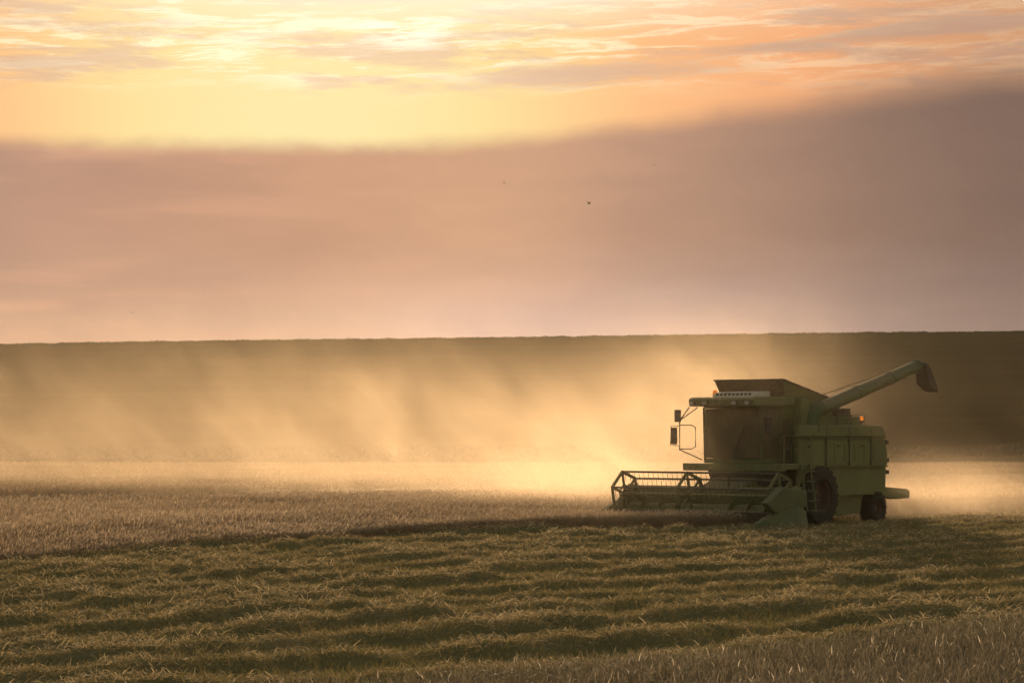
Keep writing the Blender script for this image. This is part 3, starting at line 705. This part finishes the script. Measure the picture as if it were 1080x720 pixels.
# pick-up reel: six bats on spoked ends, spring tines hanging from every bat
RC = (3.42, .84); RR = .59; RW = 2.38
reel = part(MB().tube([(RC[0], -RW, RC[1]), (RC[0], RW, RC[1])], .055, 12), 'reel', M_DARKGREEN, smooth=True)
A0 = R(78)
def bp(k, r=RR): a = A0 + k * math.pi / 3; return RC[0] + r * math.cos(a), RC[1] + r * math.sin(a)
for yy in (-RW, -.35, RW):
    e = MB()
    for k in range(6):
        x0, z0 = bp(k); x1, z1 = bp(k + 1)
        e.bar((RC[0], yy, RC[1]), (x0, yy, z0), .04, .06); e.bar((x0, yy, z0), (x1, yy, z1), .04, .075)
        if abs(yy) > 1:
            xa, za = bp(k, RR * .42); xb, zb = bp(k + 1, RR * .42); e.bar((xa, yy, za), (xb, yy, zb), .02, .045)
    e.tube([(RC[0], yy - .03, RC[1]), (RC[0], yy + .03, RC[1])], .12, 14)
    part(e, 'reel_spider', M_DARKGREEN, reel)
for k in range(6):
    x0, z0 = bp(k); part(MB().tube([(x0, -RW - .03, z0), (x0, RW + .03, z0)], .026, 8), 'bat', M_DARK, reel)
    t = MB(); cnt = 32
    for i in range(cnt):
        yy = -RW + .08 + i * (2 * RW - .16) / (cnt - 1)
        t.tube([(x0, yy, z0), (x0 - .03, yy, z0 - .12), (x0 - .05, yy, z0 - .23)], .008, 4)
    part(t, 'tine_row', M_DARK, reel)
for yy in (-W + .05, W - .05):
    part(MB().bar((2.80, yy, 1.08), (3.42, yy, .88), .05, .08), 'reel_arm', M_DARKGREEN, hdr)
part(MB().bar((2.84, -.35, 1.03), (3.0, -.35, 1.28), .04, .06), 'header_bracket', M_DARK, hdr)
part(MB().bar((2.84, .45, 1.03), (2.84, .45, 1.3), .04, .05), 'header_bracket', M_DARK, hdr)

# wheels
def wheel(name, x, y, r, w_, rim_r, lugs, paint):
    prof = [(rim_r, -w_ / 2 + .03), (rim_r + .02, -w_ / 2), (r * .82, -w_ / 2 - .01), (r * .94, -w_ / 2 + .02), (r * .975, -w_ * .36), (r * .985, 0), (r * .975, w_ * .36), (r * .94, w_ / 2 - .02),
            (r * .82, w_ / 2 + .01), (rim_r + .02, w_ / 2), (rim_r, w_ / 2 - .03)]
    h = part(MB().lathe_y(0, 0, prof, 44), name, M_RUBBER, smooth=True)
    h.location = (x, y, r)
    lg = MB()
    for k in range(lugs):
        for s_ in (1, -1):
            a = 2 * math.pi * (k + (.5 if s_ > 0 else 0)) / lugs; da = .16
            P = lambda a_, rr_, yy_: (rr_ * math.cos(a_), yy_, rr_ * math.sin(a_))
            q = .045 * 1.0
            lg.loft([[P(a - q, r * .96, .02 * s_), P(a + q, r * .96, .02 * s_), P(a + q * .8, r * 1.02, .02 * s_), P(a - q * .8, r * 1.02, .02 * s_)],
                     [P(a + da - q, r * .93, s_ * w_ * .49), P(a + da + q, r * .93, s_ * w_ * .49), P(a + da + q * .8, r * .99, s_ * w_ * .49), P(a + da - q * .8, r * .99, s_ * w_ * .49)]])
    part(lg, 'tread_lug', M_RUBBER, h)
    sg = 1 if y > 0 else -1
    rp = [(.001, sg * w_ * .10), (rim_r * .35, sg * w_ * .10), (rim_r * .42, sg * w_ * .02), (rim_r * .80, sg * w_ * .06), (rim_r * .9, sg * w_ * .36), (rim_r * 1.03, sg * w_ * .42),
          (rim_r * 1.03, -sg * w_ * .42), (rim_r * .9, -sg * w_ * .36), (.001, -sg * w_ * .3)]
    rm = part(MB().lathe_y(0, 0, rp, 36), 'rim', paint, h, smooth=True, label=None)
    for k in range(8):
        a = 2 * math.pi * k / 8; cx_, cz_ = rim_r * .27 * math.cos(a), rim_r * .27 * math.sin(a)
        part(MB().tube([(cx_, sg * w_ * .09, cz_), (cx_, sg * (w_ * .10 + .03), cz_)], .016, 6), 'wheel_nut', M_STEEL, h)
    return h
wheel('front_wheel', 0.0, 1.22, .78, .56, .42, 20, M_RED)
wheel('front_wheel', 0.0, -1.22, .78, .56, .42, 20, M_RED)
for sy in (1, -1):
    hh = wheel('rear_wheel', -3.42, sy * .95, .44, .40, .22, 16, M_RED); hh.location.z = .38
part(MB().tube([(0, -1.1, .78), (0, 1.1, .78)], .12, 12).box(-.25, .25, -.5, .5, .55, .95), 'front_axle', M_DARKGREEN)
part(MB().bar((-3.42, -.85, .40), (-3.42, .85, .40), .14, .14).bar((-3.42, 0, .40), (-3.2, 0, .95), .16, .2), 'rear_axle', M_DARKGREEN)

# ------------------------------------------------------------------ birds far off in the sky
def bird(x, y, z, s, rz, flap, label):
    mb = MB()
    mb.tube([(-.13, 0, 0), (-.06, 0, .005), (.04, 0, .01), (.11, 0, .02), (.15, 0, .02)], [.008, .028, .038, .022, .008], 8)
    mb.loft([[(-.26, .035, 0), (-.26, -.035, 0), (-.26, -.035, .006), (-.26, .035, .006)], [(-.12, .012, 0), (-.12, -.012, 0), (-.12, -.012, .006), (-.12, .012, .006)]])
    for sg in (1, -1):
        mb.loft([[(.07, sg * .02, .015), (-.05, sg * .02, .01), (-.05, sg * .02, .018), (.07, sg * .02, .025)],
                 [(.08, sg * .16, .015 + flap * .10), (-.04, sg * .16, .01 + flap * .10), (-.04, sg * .16, .016 + flap * .10), (.08, sg * .16, .022 + flap * .10)],
                 [(-.02, sg * .34, .0 + flap * .16), (-.05, sg * .34, flap * .16), (-.05, sg * .34, .004 + flap * .16), (-.02, sg * .34, .004 + flap * .16)]])
    o = mb.build('bird', M_DARK); o.location = (x, y, z); o.scale = (s, s, s); o.rotation_euler = (R(8), 0, rz)
    o['label'] = label; o['category'] = 'bird'; o['group'] = 'small dark birds in the sky'
def at(px, py, Y): return ((px - 540) / F0 * Y, Y, CAM_H + (455 - py) / F0 * Y)
bird(*at(621, 215, 150), .7, .5, 1.2, 'small dark bird alone in the sky, largest and darkest of the birds')
bird(*at(690, 174, 190), .65, 0.3, .4, 'tiny bird high above the combine harvester cab')
bird(*at(532, 193, 190), .6, 2.6, .9, 'faint tiny bird in the middle of the sky just under the cloud edge')
bird(*at(140, 330, 170), .55, 1.2, 1.0, 'tiny bird low over the left part of the ridge')
bird(*at(940, 219, 190), .5, 2.0, .2, 'faint tiny bird above the unloading pipe on the right')

# ------------------------------------------------------------------ haze and dust
def closed_box(name, x0, x1, y0, y1, z0, z1, m):
    mb = MB().box(x0, x1, y0, y1, z0, z1); return mb.build(name, m)
def _haze(nb, out):
    v = nb.n('ShaderNodeVolumePrincipled'); v.inputs['Color'].default_value = (.95, .86, .70, 1)
    v.inputs['Density'].default_value = HAZE_D; v.inputs['Anisotropy'].default_value = .45
    nb.put(out.inputs['Volume'], v.outputs[0])
HAZE_D = .00009
hz = closed_box('haze', -440, 440, -150, 660, -60, 26, mat('haze', _haze)); hz['kind'] = 'stuff'; hz['label'] = 'thin golden evening haze over the whole field'
def _dust(nb, out):
    t = nb.n('ShaderNodeTexCoord').outputs['Object']; s = nb.n('ShaderNodeSeparateXYZ'); nb.put(s.inputs[0], t); X, Y, Z = s.outputs
    def blob(cx, cyy, cz, rx, ry, rz, amp, tilt=0.0):
        xx = nb.m('DIVIDE', nb.m('SUBTRACT', nb.m('SUBTRACT', X, cx), nb.m('MULTIPLY', nb.m('SUBTRACT', Z, cz), tilt)), rx)
        yy = nb.m('DIVIDE', nb.m('SUBTRACT', Y, cyy), ry); zz = nb.m('DIVIDE', nb.m('SUBTRACT', Z, cz), rz)
        q = nb.m('ADD', nb.m('ADD', nb.m('MULTIPLY', xx, xx), nb.m('MULTIPLY', yy, yy)), nb.m('MULTIPLY', zz, zz))
        return nb.m('MULTIPLY', nb.m('EXPONENT', nb.m('MULTIPLY', q, -1)), amp)
    tot = src = None
    for a in DUST:
        k = blob(*a); tot = k if tot is None else nb.m('ADD', tot, k)
    for a in DUST_SOURCE:
        k = blob(*a); src = k if src is None else nb.m('ADD', src, k)
    # wisps lean up and to the right
    v = nb.xyz(nb.m('ADD', X, nb.m('MULTIPLY', Z, .6)), nb.m('MULTIPLY', Y, .8), nb.m('MULTIPLY', Z, .9))
    n1 = nb.noise(v, .33, 7, .64, 1.2)
    wisp = nb.m('ADD', nb.m('POWER', nb.m('MULTIPLY', n1, 2.0), 4.0), .16)
    tot = nb.m('ADD', nb.m('MULTIPLY', tot, wisp), nb.m('MULTIPLY', src, nb.m('ADD', .45, nb.m('MULTIPLY', wisp, .5))))
    tot = nb.m('MAXIMUM', nb.m('SUBTRACT', tot, .0003), 0)
    v = nb.n('ShaderNodeVolumePrincipled'); v.inputs['Color'].default_value = (.96, .78, .56, 1)
    v.inputs['Anisotropy'].default_value = .68; nb.put(v.inputs['Density'], tot); nb.put(out.inputs['Volume'], v.outputs[0])
DUST = [  # cx, cy, cz, rx, ry, rz, density, lean
    (4.4, 72, 2.6, 3.4, 5, 2.4, .022, .7),
    (-2.5, 79, 1.8, 7.5, 8, 2.8, .0080, .3),
    (-15, 92, 1.8, 20, 12, 4.0, .0062, 0.0)]
DUST_SOURCE = [  # thick low dust at the header and behind the rear wheels, thin veil round the machine
    (2.4, 69, .6, 3.8, 5, 1.1, .032, 0.0),
    (12.2, 68.4, .55, 2.5, 2.4, .85, .085, 0.0),
    (6.0, 59.5, 1.6, 7, 3.5, 2.6, .0042, 0.0)]
dm = mat('dust', _dust)
du = closed_box('dust_cloud', -42, 24, 54, 116, .02, 12.5, dm); du['kind'] = 'stuff'; du['label'] = 'glowing golden dust drifting left from behind the combine harvester'
dm.cycles.volume_step_rate = 0.5
